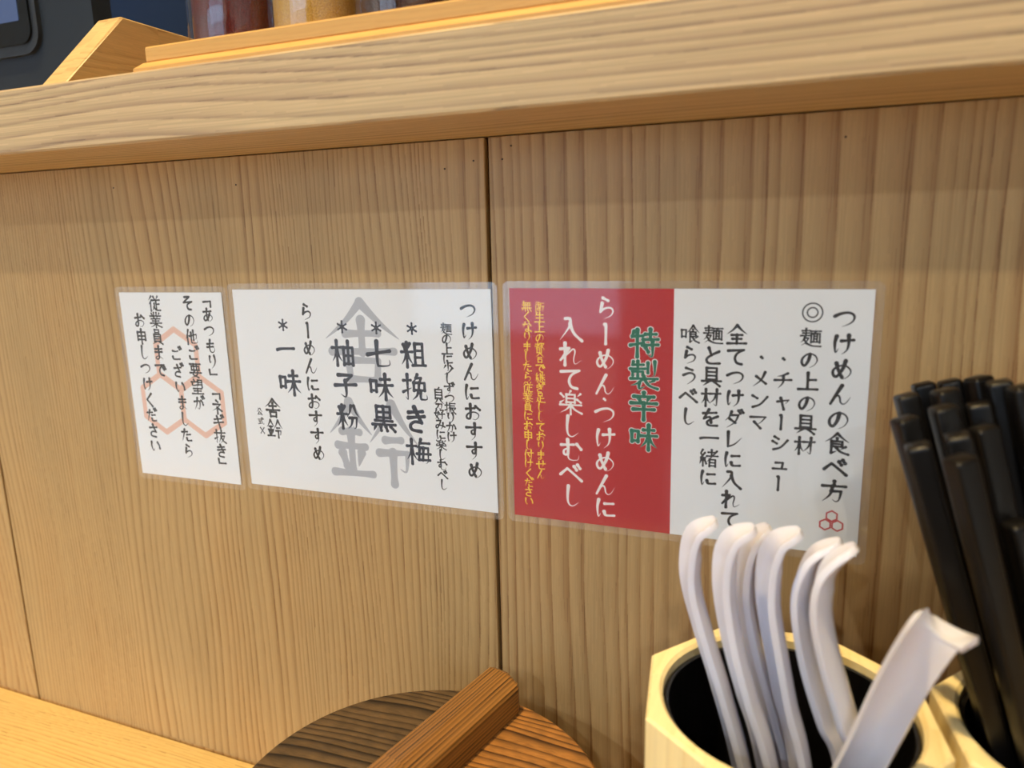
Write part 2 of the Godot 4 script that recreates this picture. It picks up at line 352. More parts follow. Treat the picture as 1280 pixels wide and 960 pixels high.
func dab(a: Vector2, b: Vector2, ra: float, rb: float) -> void:
	var r := maxf(ra, rb) + 1.0
	var x0 := maxi(0, int(minf(a.x, b.x) - r))
	var x1 := mini(cw - 1, int(maxf(a.x, b.x) + r) + 1)
	var y0 := maxi(0, int(minf(a.y, b.y) - r))
	var y1 := mini(ch - 1, int(maxf(a.y, b.y) + r) + 1)
	var d := b - a
	var l2 := maxf(d.length_squared(), 1e-6)
	for y in range(y0, y1 + 1):
		for x in range(x0, x1 + 1):
			var px := x + 0.5 - a.x
			var py := y + 0.5 - a.y
			var t := clampf((px * d.x + py * d.y) / l2, 0.0, 1.0)
			var ex := px - d.x * t
			var ey := py - d.y * t
			var c := lerpf(ra, rb, t) + 0.5 - sqrt(ex * ex + ey * ey)
			if c > 0.0:
				var at := y * cw + x
				if c > cov[at]: cov[at] = minf(c, 1.0)

func stroke(pts: Array, corner: Array, lift: bool, rad: float) -> void:
	# smooth curve through the points, broken at corners; the brush presses at the start and thins along the way
	var path := PackedVector2Array()
	var first := 0
	for e in range(1, pts.size()):
		if e == pts.size() - 1 or corner[e]:
			for i in range(first, e):
				var p0: Vector2 = pts[maxi(first, i - 1)]
				var p1: Vector2 = pts[i]
				var p2: Vector2 = pts[i + 1]
				var p3: Vector2 = pts[mini(e, i + 2)]
				var n := 1 if e - first == 1 else 6
				for k in n: path.append(p1.cubic_interpolate(p2, p0, p3, float(k) / n))
			first = e
	path.append(pts[pts.size() - 1])
	var total := 0.0
	for i in path.size() - 1: total += path[i].distance_to(path[i + 1])
	var W := func(t: float) -> float:
		var w := rad * (0.78 + 0.34 * pow(1.0 - t, 4.0))
		if lift: return w * (1.0 - 0.88 * t * t)
		return w + rad * 0.2 * smoothstep(0.82, 1.0, t)
	var at := 0.0
	for i in path.size() - 1:
		var l := path[i].distance_to(path[i + 1])
		var cut := maxi(1, int(ceil(l / maxf(4.0, total * 0.2))))
		var way := (path[i + 1] - path[i]).normalized()
		var lean := 0.86 + 0.2 * clampf(way.dot(Vector2(0.3, 0.95)), -1.0, 1.0) ** 2
		for k in cut:
			dab(path[i].lerp(path[i + 1], float(k) / cut), path[i].lerp(path[i + 1], float(k + 1) / cut), lean * W.call((at + l * k / cut) / total), lean * W.call((at + l * (k + 1) / cut) / total))
		at += l

func strokes_of(c: String) -> int:
	var n := 0
	for s: String in GLYPHS.get(c, "").split("|"): n += strokes_of(s[1]) if s.begins_with("@") else 1
	return n

func glyph(c: String, at: Vector2, size: Vector2, rad: float, depth := 0) -> void:
	if not GLYPHS.has(c): return
	for s: String in GLYPHS[c].split("|"):
		if s.begins_with("@"):
			var q := s.substr(3).split(",")
			var lo := Vector2(float(q[0]), float(q[1])) / 100.0
			var hi := Vector2(float(q[2]), float(q[3])) / 100.0
			glyph(s[1], at + lo * size, (hi - lo) * size, rad * 0.95, depth + 1)
			continue
		var pts := []
		var corner := []
		for w in s.trim_suffix(">").split(" "):
			var q := w.trim_suffix("!").split(",")
			pts.append(at + Vector2(float(q[0]), float(q[1])) / 100.0 * size)
			corner.append(w.ends_with("!"))
		stroke(pts, corner, s.ends_with(">"), rad)

func fresh(w: int, h: int) -> void:
	cw = w
	ch = h
	cov = PackedFloat32Array()
	cov.resize(w * h)

func ink(data: PackedByteArray, c: Color, share := 1.0) -> PackedByteArray:
	for i in cov.size():
		if cov[i] > 0.0:
			var a := cov[i] * share
			for k in 3: data[i * 3 + k] = int(lerpf(data[i * 3 + k], c[k] * 255.0, a))
	return data

func ring_line(pts: Array, rad: float) -> void:
	for i in pts.size(): dab(pts[i], pts[(i + 1) % pts.size()], rad, rad)

func regular(c: Vector2, r: float, n: int, turn: float) -> Array:
	var o := []
	for k in n: o.append(c + Vector2.from_angle(turn + TAU * k / n) * r)
	return o

# the printed sheet of a sign, q pixels to the millimetre
func sheet(which: int, wmm: float, hmm: float, q: float) -> ImageTexture:
	var w := int(wmm * q)
	var h := int(hmm * q)
	var im := Image.create(w, h, false, Image.FORMAT_RGB8)
	im.fill(Color(0.925, 0.93, 0.93))
	if which == 3: im.fill_rect(Rect2i(0, 0, int(73.6 * q), h), Color(0.73, 0.05, 0.07))
	var data := im.get_data()
	if which == 1:
		fresh(w, h)
		for c in [Vector2(37.9, 37.4), Vector2(23.6, 63.6), Vector2(52.8, 63.6)]: ring_line(regular(c * q, 17.0 * q, 6, PI / 6), 1.6 * q)
		data = ink(data, Color(0.905, 0.745, 0.665))
	if which == 2:
		fresh(w, h)
		glyph("舎", Vector2(57.0, 6.0) * q, Vector2(43.0, 42.0) * q, 2.35 * q)
		glyph("鈴", Vector2(55.0, 55.0) * q, Vector2(52.0, 44.0) * q, 2.5 * q)
		data = ink(data, Color(0.70, 0.71, 0.73))
	for k in ["K", "N", "G", "W", "Y"]:
		for halo in [true, false]:
			if halo and k != "G": continue
			fresh(w, h)
			var used := false
			for c in COLUMNS:
				if c[0] != which or c[7] != k: continue
				used = true
				var n: int = c[1].length()
				var size: float = c[6] * q
				for i in n:
					var m := Vector2(c[2], c[3]).lerp(Vector2(c[4], c[5]), float(i) / maxf(1.0, n - 1.0)) * q
					var many := clampf(1.1 - 0.028 * strokes_of(c[1][i]), 0.66, 1.0)
					glyph(c[1][i], m - Vector2(size, size) * 0.5, Vector2(size, size), size * (0.2 if c[1] == "＊" else WEIGHT[k]) * 0.5 * many + (q * 0.4 if halo else 0.0))
			if which == 3 and k == "K":
				ring_line(regular(Vector2(127.0, 9.0) * q, 3.6 * q, 40, 0.0), 0.24 * q)
				ring_line(regular(Vector2(127.0, 9.0) * q, 1.9 * q, 30, 0.0), 0.24 * q)
			if used: data = ink(data, Color(0.9, 0.9, 0.88) if halo else INK[k])
	if which == 3:
		fresh(w, h)
		for c in [Vector2(138.4, 91.3), Vector2(136.1, 95.2), Vector2(140.7, 95.2)]: ring_line(regular(c * q, 2.25 * q, 6, PI / 6), 0.26 * q)
		data = ink(data, Color(0.74, 0.1, 0.14))
	var t := Image.create_from_data(w, h, false, Image.FORMAT_RGB8, data)
	return ImageTexture.create_from_image(t)

# ---------------------------------------------------------------- things
func sign_card(label: String, which: int, centre: Vector3, wmm: float, hmm: float, turn: float, film: Material) -> void:
	var t := thing("laminated_sign", label, "sign", centre, "laminated signs on the panel wall")
	t.rotation.z = turn
	var w := wmm / 1000.0
	var h := hmm / 1000.0
	var m := tex_mat(sheet(which, wmm, hmm, 7.0), 0.55, 0.4)
	part("paper", plate(PackedVector2Array([Vector2(-w / 2, -h / 2), Vector2(w / 2, -h / 2), Vector2(w / 2, h / 2), Vector2(-w / 2, h / 2)]), 0.0004, 0.0007, Vector2(w, h)), m, t)
	part("laminate_film", plate(rounded(w + 0.0064, h + 0.0064, 0.003), 0.0001, 0.0011, Vector2(w, h)), film, t)

# spine from the tip of the handle down to the end of the bowl; side points to one rim
func spoon(label: String, spine: Array, side: Vector3, m: Material, reach := 0.0025, tip_length := 0.019, tip_width := 0.18) -> void:
	var t := thing("soup_spoon", label, "spoon", Vector3.ZERO, "white soup spoons in the wooden cup")
	if reach > 0.0: spine[0] += (spine[0] - spine[1]).normalized() * reach - Vector3(0, reach * 0.25, 0)
	var path := []
	for i in spine.size() - 1:
		for k in 8:
			path.append(spine[i].cubic_interpolate(spine[i + 1], spine[maxi(0, i - 1)], spine[mini(spine.size() - 1, i + 2)], k / 8.0))
	path.append(spine[spine.size() - 1])
	var length := 0.0
	for i in path.size() - 1: length += path[i].distance_to(path[i + 1])
	var at_l := 0.0
	var all := []
	for i in path.size():
		var a: Vector3 = path[maxi(0, i - 1)]
		var b: Vector3 = path[mini(path.size() - 1, i + 1)]
		var tn := (b - a).normalized()
		var bn := (side - tn * side.dot(tn)).normalized()
		var nn := tn.cross(bn) # out of the hollow
		var tip := clampf(at_l / tip_length, 0.0, 1.0)
		var bowl := smoothstep(length - 0.075, length - 0.035, at_l)
		var fin := clampf((length - at_l) / 0.022, 0.0, 1.0)
		var w := lerpf(0.0122, 0.0112, clampf(at_l / 0.06, 0.0, 1.0)) * (tip_width + (1.0 - tip_width) * sqrt(1.0 - (1.0 - tip) * (1.0 - tip)))
		w = lerpf(w, 0.024, bowl) * (0.25 + 0.75 * sqrt(1.0 - (1.0 - fin) * (1.0 - fin)))
		var deep := lerpf(0.0040, 0.007, bowl) * (0.12 + 0.88 * tip) * (0.3 + 0.7 * fin)
		var thick := 0.0021
		var ring := PackedVector3Array()
		var n := 9
		for k in n + 1: # hollow side
			var s := -1.0 + 2.0 * k / n
			ring.append(path[i] + bn * (s * w / 2) - nn * (deep * (1.0 - s * s)))
		ring.append(path[i] + bn * (w / 2 + thick * 0.3) - nn * (thick * 0.5))
		for k in n + 1: # outer side
			var s := 1.0 - 2.0 * k / n
			ring.append(path[i] + bn * (s * (w / 2 + thick * 0.35)) - nn * (deep * (1.0 - s * s) + thick))
		ring.append(path[i] - bn * (w / 2 + thick * 0.3) - nn * (thick * 0.5))
		all.append(ring)
		if i + 1 < path.size(): at_l += path[i].distance_to(path[i + 1])
	var groups := []
	for k in 22: groups.append(0 if k < 9 else 1 if k < 11 else 2 if k < 20 else 3)
	part("handle_and_bowl", skin(all, true, groups), m, t)

func octagon_cup(label: String, centre: Vector3, height: float, radius: float, turn: float, woodm: Material, liner: Material, lip: Material) -> void:
	var t := thing("octagonal_cup", label, "cup", centre)
	var inner := 0.0408
	var st := tool()
	st.set_smooth_group(-1)
	var n := 64
	var O := func(k: int, y: float, pull: float) -> Vector3: # point on the octagon's outline, one of n round
		var a := TAU * k / n
		var seg := fposmod(a, PI / 4) - PI / 8
		var r := (radius - pull) * cos(PI / 8) / cos(seg)
		return Vector3(cos(a + turn) * r, y, sin(a + turn) * r)
	var I := func(k: int, y: float, r: float) -> Vector3: return Vector3(cos(TAU * k / n + turn) * r, y, sin(TAU * k / n + turn) * r)
	for k in n:
		var l := k + 1
		var ua := k * 0.0048
		var ub := l * 0.0048
		var stack := [[O, 0.0, 0.0008], [O, 0.0008, 0.0], [O, height - 0.0009, 0.0], [O, height, 0.0009]]
		for i in 3:
			var p: Array = stack[i]
			var q: Array = stack[i + 1]
			quad(st, O.call(k, p[1], p[2]), O.call(k, q[1], q[2]), O.call(l, q[1], q[2]), O.call(l, p[1], p[2]), Vector2(ua, -p[1]) * 4.0, Vector2(ua, -q[1]) * 4.0, Vector2(ub, -q[1]) * 4.0, Vector2(ub, -p[1]) * 4.0)
		var r0: Vector3 = O.call(k, height, 0.0009)
		var r1: Vector3 = O.call(l, height, 0.0009)
		var i0: Vector3 = I.call(k, height, inner + 0.0012)
		var i1: Vector3 = I.call(l, height, inner + 0.0012)
		var U := func(v: Vector3) -> Vector2: return Vector2(v.x, v.z) * 4.0
		quad(st, r0, i0, i1, r1, U.call(r0), U.call(i0), U.call(i1), U.call(r1))
		var j0: Vector3 = I.call(k, height - 0.0012, inner)
		var j1: Vector3 = I.call(l, height - 0.0012, inner)
		quad(st, i0, j0, j1, i1, U.call(i0), U.call(j0), U.call(j1), U.call(i1))
		quad(st, j0, I.call(k, 0.006, inner), I.call(l, 0.006, inner), j1, Vector2(ua, 0.0), Vector2(ua, 0.6), Vector2(ub, 0.6), Vector2(ub, 0.0))
		tri(st, Vector3(0, 0.006, 0), I.call(l, 0.006, inner), I.call(k, 0.006, inner))
		tri(st, Vector3.ZERO, O.call(k, 0.0, 0.0008), O.call(l, 0.0, 0.0008))
	st.generate_normals()
	part("wooden_body", st.commit(), woodm, t)
	var top := height - 0.004
	part("black_liner", lathe([Vector2(0, 0.0065), Vector2(inner - 0.0004, 0.0065), Vector2(inner - 0.0004, top), Vector2(inner - 0.0012, top + 0.0003), Vector2(inner - 0.002, top), Vector2(inner - 0.002, 0.0085), Vector2(0, 0.0085)], 64, false), liner, t)

func chopstick(top: Vector3, foot: Vector3, turn: float, m: Material, label: String) -> void:
	var t := thing("chopstick", label, "chopstick", foot, "black chopsticks in the right cup")
	var ax := (top - foot).normalized()
	var sx := ax.cross(Vector3(sin(turn), 0.0, cos(turn))).normalized()
	var sz := sx.cross(ax)
	var all := []
	var l := foot.distance_to(top)
	for k in [[0.0, 0.001], [0.001, 0.0015], [l * 0.5, 0.0026], [l - 0.0012, 0.0034], [l - 0.0004, 0.0032], [l, 0.0026]]:
		var ring := PackedVector3Array()
		for c in rounded(2.0 * k[1], 2.0 * k[1], 0.34 * k[1], 3): ring.append(ax * k[0] + sx * c.x + sz * c.y)
		all.append(ring)
	part("stick", skin(all), m, t)

func jar(label: String, x: float, z: float, y: float, r: float, powder: Material, fill: float, slant: float, glass: Material, cap: Material) -> void:
	var t := thing("spice_jar", label, "jar", Vector3(x, y, z), "glass spice jars in the tray")
	var h := 0.062
	var b := 0.0035
	part("glass_body", lathe([Vector2(0, 0), Vector2(r - 0.003, 0), Vector2(r - 0.0008, 0.0008), Vector2(r, 0.003), Vector2(r, h - 0.008), Vector2(r - 0.004, h), Vector2(r - 0.006, h), Vector2(r - 0.0022, h - 0.009), Vector2(r - 0.0022, b + 0.002), Vector2(r - 0.004, b), Vector2(0, b)], 56), glass, t)
	var st := tool()
	st.set_smooth_group(-1)
	var n := 40
	var q := r - 0.0024
	var low := b + 0.0003
	for k in n:
		var a := TAU * k / n
		var c := TAU * (k + 1) / n
		var A := Vector3(cos(a) * q, low, sin(a) * q)
		var B := Vector3(cos(c) * q, low, sin(c) * q)
		var D := Vector3(A.x, low + fill - slant * A.x, A.z)
		var E2 := Vector3(B.x, low + fill - slant * B.x, B.z)
		quad(st, A, D, E2, B, Vector2(a * q, 0) * 20.0, Vector2(a * q, D.y) * 20.0, Vector2(c * q, E2.y) * 20.0, Vector2(c * q, 0) * 20.0)
		tri(st, Vector3(0, low + fill, 0), E2, D, Vector2.ZERO, Vector2(B.x, B.z) * 20.0, Vector2(A.x, A.z) * 20.0)
		tri(st, Vector3(0, low, 0), A, B)
	st.generate_normals()
	part("spice", st.commit(), powder, t)
	part("cap", lathe([Vector2(0, h - 0.001), Vector2(r - 0.001, h - 0.001), Vector2(r - 0.001, h + 0.012), Vector2(r - 0.003, h + 0.015), Vector2(0, h + 0.015)], 40, false), cap, t)

func grains(c: Color, d: Color, sd: int) -> StandardMaterial3D:
	var n := noise(sd, 0.22, 2)
	var im := Image.create(256, 256, false, Image.FORMAT_RGB8)
	for y in 256:
		for x in 256:
			im.set_pixel(x, y, c.lerp(d, clampf(0.5 + 1.3 * n.get_noise_2d(x, y), 0.0, 1.0)))
	var m := tex_mat(ImageTexture.create_from_image(im), 0.9, 0.2)
	m.heightmap_enabled = true
	m.heightmap_scale = 0.06
	m.heightmap_texture = m.albedo_texture
	return m

# a ceiling downlight: trim ring, glowing lens and the lamp just below it
func downlight(label: String, x: float, z: float, y: float, c: Color, power: float) -> void:
	var t := thing("ceiling_downlight", label, "lamp", Vector3(x, y, z), "ceiling downlights in rows")
	part("trim_ring", lathe([Vector2(0.036, 0.0), Vector2(0.036, -0.006), Vector2(0.05, -0.006), Vector2(0.052, 0.0)], 32, false), mat(Color(0.9, 0.9, 0.88), 0.5), t)
	var e := mat(Color(0.9, 0.88, 0.8), 0.4)
	e.emission_enabled = true
	e.emission = c
	e.emission_energy_multiplier = 6.0
	part("lens", lathe([Vector2(0, 0.0), Vector2(0, -0.002), Vector2(0.035, -0.002), Vector2(0.035, 0.0)], 32, false), e, t)
	var l := SpotLight3D.new()
	l.name = "light"
	l.position = Vector3(0, -0.03, 0)
	l.rotation.x = -PI / 2
	l.spot_angle = 68.0
	l.spot_angle_attenuation = 0.6
	l.spot_range = 8.0
	l.spot_attenuation = 2.0
	l.light_color = c
	l.light_energy = power
	l.light_size = 0.03
	l.shadow_enabled = true
	t.add_child(l)

func _ready() -> void:
	# ---- camera
	var cam := Camera3D.new()
	cam.name = "camera"
	cam.fov = rad_to_deg(2.0 * atan(480.0 / 920.83))
	cam.near = 0.01
	cam.far = 40.0
	cam.position = Vector3(0.13536, 0.31556, 0.30937)
	cam.basis = Basis(Vector3.UP, 0.38547) * Basis(Vector3.RIGHT, -0.19944) * Basis(Vector3.BACK, -0.0221)
	var lens := CameraAttributesPhysical.new()
	lens.frustum_focal_length = 6.8
	lens.exposure_aperture = 2.2
	lens.frustum_focus_distance = 0.36
	cam.attributes = lens
	cam.current = true
	add_child(cam)
	cam.fov = rad_to_deg(2.0 * atan(480.0 / 920.83))
	# ---- air outside, seen through the shop window behind the camera
	var world := WorldEnvironment.new()
	world.name = "daylight"
	var e := Environment.new()
	e.background_mode = Environment.BG_COLOR
	e.background_color = Color(0.72, 0.86, 1.0)
	e.background_energy_multiplier = SKY_POWER
	e.tonemap_mode = Environment.TONE_MAPPER_LINEAR
	e.tonemap_exposure = 1.0
	e.sdfgi_enabled = true
	e.ssao_enabled = true
	e.ssil_enabled = true
	world.environment = e
	add_child(world)
	# ---- lamps: rows of downlights, 1.15 m apart, over the counter and the room
	var warm := Color(1.0, 0.87, 0.62)
	var soft := Color(1.0, 0.94, 0.84)
	var cool := Color(0.94, 0.97, 1.0)
	downlight("ceiling downlight straight above the counter, left of the signs", -0.16, 0.325, 1.795, warm, A_POWER)
	for k in 2: downlight("%s of the two ceiling downlights in the second row from the counter" % ["left", "right"][k], -0.55 + 1.1 * k, 1.48, 1.795, soft, B_POWER)
	for k in 3: downlight("%s of the three ceiling downlights in the third row from the counter" % ["leftmost", "middle one", "rightmost"][k], -1.30 + 1.1 * k, 2.80, 1.795, cool, C_POWER)

	# ---- wood
	var tan_pale := Color(0.745, 0.615, 0.415)
	var tan_late := Color(0.515, 0.37, 0.215)
	var wall_a := tex_mat(wood_tex(1100, 1100, 0.36, 0.36, {"near": 0.0022, "far": 0.0056, "seed": 11, "pale": tan_pale, "late": tan_late, "warp": 0.006, "warp_freq": 2.4}), 0.45, 0.4)
	var wall_b := tex_mat(wood_tex(1100, 1100, 0.36, 0.36, {"near": 0.0042, "far": 0.0115, "seed": 29, "steep": 2.4, "pale": Color(0.725, 0.60, 0.41), "late": Color(0.515, 0.36, 0.21), "warp": 0.005, "warp_freq": 2.0}), 0.45, 0.4)
	var wall_c := tex_mat(wood_tex(512, 512, 0.36, 0.36, {"near": 0.003, "far": 0.007, "seed": 43, "pale": tan_pale, "late": Color(0.57, 0.40, 0.23), "warp": 0.02, "warp_freq": 2.6}), 0.45, 0.4)
	var shelf_m := tex_mat(wood_tex(512, 1800, 0.2, 0.8, {"near": 0.003, "far": 0.009, "seed": 61, "pale": Color(0.79, 0.69, 0.53), "late": Color(0.50, 0.40, 0.33), "warp": 0.006, "warp_freq": 2.2, "fibre": 0.12, "pore": 0.2, "streak": 6.0}, true), 0.5, 0.4, Vector3(1, 4, 1))
	var counter_m := tex_mat(wood_tex(800, 900, 0.4, 0.8, {"near": 0.0018, "far": 0.0042, "seed": 83, "pale": Color(0.84, 0.71, 0.45), "late": Color(0.70, 0.53, 0.29), "warp": 0.014, "warp_freq": 2.0, "fibre": 0.05}, true), 0.4, 0.4, Vector3(1, 2, 1))
	var cup_m := tex_mat(wood_tex(400, 400, 0.25, 0.25, {"near": 0.004, "far": 0.012, "seed": 97, "pale": Color(0.94, 0.87, 0.66), "late": Color(0.88, 0.78, 0.54), "warp": 0.006, "fibre": 0.03, "pore": 0.03}), 0.5, 0.4)
	var tray_m := tex_mat(wood_tex(300, 600, 0.12, 0.4, {"near": 0.002, "far": 0.006, "seed": 113, "pale": Color(0.85, 0.66, 0.38), "late": Color(0.79, 0.58, 0.32), "warp": 0.006, "fibre": 0.03, "pore": 0.03}, true), 0.45, 0.4, Vector3(1, 0.4 / 0.12, 1))
	var wedge_m := tex_mat(wood_tex(300, 400, 0.1, 0.2, {"near": 0.003, "far": 0.009, "seed": 131, "pale": Color(0.85, 0.72, 0.49), "late": Color(0.72, 0.55, 0.35), "warp": 0.012, "warp_freq": 6.0}, true), 0.45, 0.4, Vector3(0.5, 1, 1))

	# ---- the room
	var plaster := mat(Color(0.86, 0.84, 0.80), 0.9, 0.2)
	var back := setting("wall_back")
	part("backing_board", box(Vector3(-2.5, -0.75, -0.03), Vector3(2.5, 0.358, -0.0045)), mat(Color(0.32, 0.24, 0.16), 0.9, 0.2), back)
	var mats := [wall_c, wall_a, wall_b, wall_a, wall_c, wall_b]
	var gap := 0.0010
	for k in 6:
		var x0 := -1.08 + 0.36 * k
		var idx := (k + 2) % 3 if k != 2 and k != 3 else k - 1
		var pm: Material = [wall_c, wall_a, wall_b][idx]
		var shift := Vector3(-(x0 + gap), 0.0, 0.0)
		var p := part("panel", box(Vector3(x0 + gap, -0.01, -0.0045), Vector3(x0 + 0.36 - gap, 0.3578, 0.0), 0.0004, 0.36, shift), pm, back)
		if k == 2 or k == 3:
			for v in [[-0.0206, 0.3455], [-0.0062, 0.3482], [-0.2257, 0.3459], [-0.1401, 0.3438], [0.0076, 0.3481], [0.0119, 0.3535], [0.1445, 0.3483]]:
				if (v[0] < 0.0) == (k == 2):
					var pin := part("pin_nail", lathe([Vector2(0, 0), Vector2(0.00045, 0), Vector2(0.00045, 0.0003), Vector2(0, 0.0004)], 8, false), mat(Color(0.25, 0.17, 0.1), 0.6), p, Vector3(v[0], v[1], -0.0001))
					pin.rotation.x = PI / 2
	var kit := setting("wall_kitchen")
	part("navy_board", box(Vector3(-2.5, -0.75, -0.46), Vector3(2.5, 1.8, -0.36)), mat(Color(0.09, 0.16, 0.29), 0.6, 0.3), kit)
	var fl := setting("floor")
	part("slab", box(Vector3(-2.6, -0.85, -0.46), Vector3(2.6, -0.75, 4.1)), mat(Color(0.42, 0.38, 0.34), 0.7), fl)
	var ce := setting("ceiling")
	part("slab", box(Vector3(-2.6, 1.8, -0.46), Vector3(2.6, 1.9, 4.1)), plaster, ce)
	var wl := setting("wall_left")
	part("slab", box(Vector3(-2.6, -0.75, -0.36), Vector3(-2.5, 1.8, 4.0)), plaster, wl)
	var wr := setting("wall_right")
	part("slab", box(Vector3(2.5, -0.75, -0.36), Vector3(2.6, 1.8, 4.0)), plaster, wr)
	var wf := setting("wall_front")
	for b in [[-2.6, -2.4, -0.75, 1.8], [0.6, 2.6, -0.75, 1.8], [-2.4, 0.6, -0.75, -0.35], [-2.4, 0.6, 1.45, 1.8]]:
		part("wall_piece", box(Vector3(b[0], b[2], 4.0), Vector3(b[1], b[3], 4.1)), plaster, wf)
	var win := setting("window_1")
	for b in [[-2.4, -2.35, -0.35, 1.45], [0.55, 0.6, -0.35, 1.45], [-2.35, 0.55, -0.35, -0.3], [-2.35, 0.55, 1.4, 1.45], [-0.92, -0.88, -0.3, 1.4]]:
		part("window_frame", box(Vector3(b[0], b[2], 4.02), Vector3(b[1], b[3], 4.08)), mat(Color(0.2, 0.2, 0.2), 0.5), win)
	var pane := mat(Color(1, 1, 1, 0.03), 0.02)
	pane.transparency = BaseMaterial3D.TRANSPARENCY_ALPHA
	for b in [[-2.35, -0.92], [-0.88, 0.55]]: part("pane", box(Vector3(b[0], -0.3, 4.045), Vector3(b[1], 1.4, 4.051)), pane, win)

	# ---- counter and ledge
	var co := thing("counter", "golden yellow wooden counter top along the foot of the panelled wall", "counter", Vector3(0, 0, 0))
	part("counter_top", box(Vector3(-2.4, -0.035, 0.0004), Vector3(2.4, 0.0, 0.46), 0.002, 0.8, Vector3(0.64, 0, 0.03)), counter_m, co)
	part("counter_front", box(Vector3(-2.4, -0.749, 0.25), Vector3(2.4, -0.036, 0.27), 0.0, 0.8), counter_m, co)
	var sh := thing("ledge_shelf", "thick wooden ledge with streaky front edge above the panelled wall", "shelf", Vector3.ZERO)
	part("shelf_board", box(Vector3(-2.4, 0.3582, -0.355), Vector3(2.4, 0.3868, 0.0606), 0.0009, 0.8, Vector3(0.34, 0.05, 0.02)), shelf_m, sh)

	# ---- signs
	var film := mat(Color(1, 1, 1, 0.045), 0.06, 0.42)
	film.transparency = BaseMaterial3D.TRANSPARENCY_ALPHA
	sign_card("small narrow laminated notice with pale salmon hexagons, leftmost sign on the wall", 1, Vector3(-0.1932, 0.2348, 0), 74.6, 107.6, 0.008, film)
	sign_card("white laminated topping guide with large grey calligraphy, between the other two signs", 2, Vector3(-0.0736, 0.2373, 0), 149.2, 107.6, 0.008, film)
	sign_card("half red, half white laminated eating guide, right of the seam behind the spoons", 3, Vector3(0.0842, 0.2386, 0), 148.6, 107.6, 0.003, film)

	# ---- lid on its pot
	lid_and_pot()

	# ---- cups, spoons, chopsticks
	var liner := mat(Color(0.035, 0.03, 0.028), 0.35)
	octagon_cup("pale octagonal wooden cup holding the white soup spoons", Vector3(0.1354, 0.0003, 0.0702), 0.16, 0.0493, 0.2492, cup_m, liner, null)
	octagon_cup("pale octagonal wooden cup holding the black chopsticks at the right edge", Vector3(0.2290, 0.0003, 0.0575), 0.16, 0.0493, 0.2492, cup_m, liner, null)
	var white := mat(Color(0.84, 0.84, 0.90), 0.2, 0.5)
	white.subsurf_scatter_enabled = true
	white.subsurf_scatter_strength = 0.05
	var z := func(a: Array, zz: float) -> Array:
		var o := []
		for k in range(0, a.size(), 2): o.append(Vector3(a[k], a[k + 1], zz))
		return o
	var near_right := Vector3(0.40, 0, 0.92)
	var near_left := Vector3(-0.10, 0, 0.99)
	spoon("leftmost white soup spoon, standing apart from the row in the cup", z.call([0.1076, 0.2190, 0.1031, 0.2154, 0.1004, 0.2100, 0.0996, 0.2030, 0.0997, 0.1962, 0.1014, 0.1872, 0.1061, 0.1715, 0.1115, 0.1547, 0.1195, 0.1264, 0.132, 0.07, 0.130, 0.03], 0.066), near_right, white)
	spoon("white soup spoon second from the left, broad pale hollow facing left", z.call([0.1207, 0.2222, 0.1161, 0.2190, 0.1129, 0.2127, 0.1121, 0.2039, 0.1130, 0.1931, 0.1163, 0.1770, 0.1212, 0.1599, 0.1284, 0.1365, 0.140, 0.075, 0.138, 0.035], 0.076), near_right, white)
	spoon("white soup spoon third from the left, mostly hidden behind its left neighbour", z.call([0.1246, 0.2163, 0.1208, 0.2121, 0.1181, 0.2055, 0.1172, 0.1962, 0.1180, 0.1859, 0.1219, 0.1690, 0.1281, 0.1486, 0.1343, 0.1260, 0.146, 0.07, 0.144, 0.03], 0.060), near_right, white)
	spoon("white soup spoon fourth from the left, in the middle of the row", z.call([0.1344, 0.2213, 0.1295, 0.2177, 0.1265, 0.2109, 0.1258, 0.2022, 0.1264, 0.1924, 0.1295, 0.1763, 0.1332, 0.1590, 0.1390, 0.1364, 0.148, 0.08, 0.144, 0.04], 0.072), near_right, white)
	spoon("white soup spoon fifth from the left, tucked behind the last hooked spoon", z.call([0.1463, 0.2182, 0.1407, 0.2142, 0.1369, 0.2073, 0.1355, 0.1985, 0.1368, 0.1867, 0.1402, 0.1718, 0.1458, 0.1550, 0.1520, 0.1385, 0.157, 0.08, 0.154, 0.035], 0.068), near_left, white)
	spoon("white soup spoon with a beaded right edge, last of the hooked row", z.call([0.1499, 0.2218, 0.1457, 0.2177, 0.1421, 0.2117, 0.1410, 0.2033, 0.1420, 0.1942, 0.1454, 0.1811, 0.1508, 0.1641, 0.1563, 0.1473, 0.161, 0.09, 0.159, 0.045], 0.080), near_left, white)
	spoon("white soup spoon leaning right with its flat face to the viewer", [Vector3(0.1772, 0.2085, 0.0945), Vector3(0.1746, 0.2112, 0.0998), Vector3(0.1706, 0.2080, 0.1035), Vector3(0.1653, 0.1902, 0.0990), Vector3(0.1590, 0.1641, 0.0940), Vector3(0.148, 0.125, 0.091), Vector3(0.138, 0.085, 0.093), Vector3(0.132, 0.05, 0.096)], Vector3(0.93, -0.35, 0.05), white, 0.0, 0.004, 0.86)
	var lacquer := mat(Color(0.06, 0.055, 0.055), 0.32, 0.36)
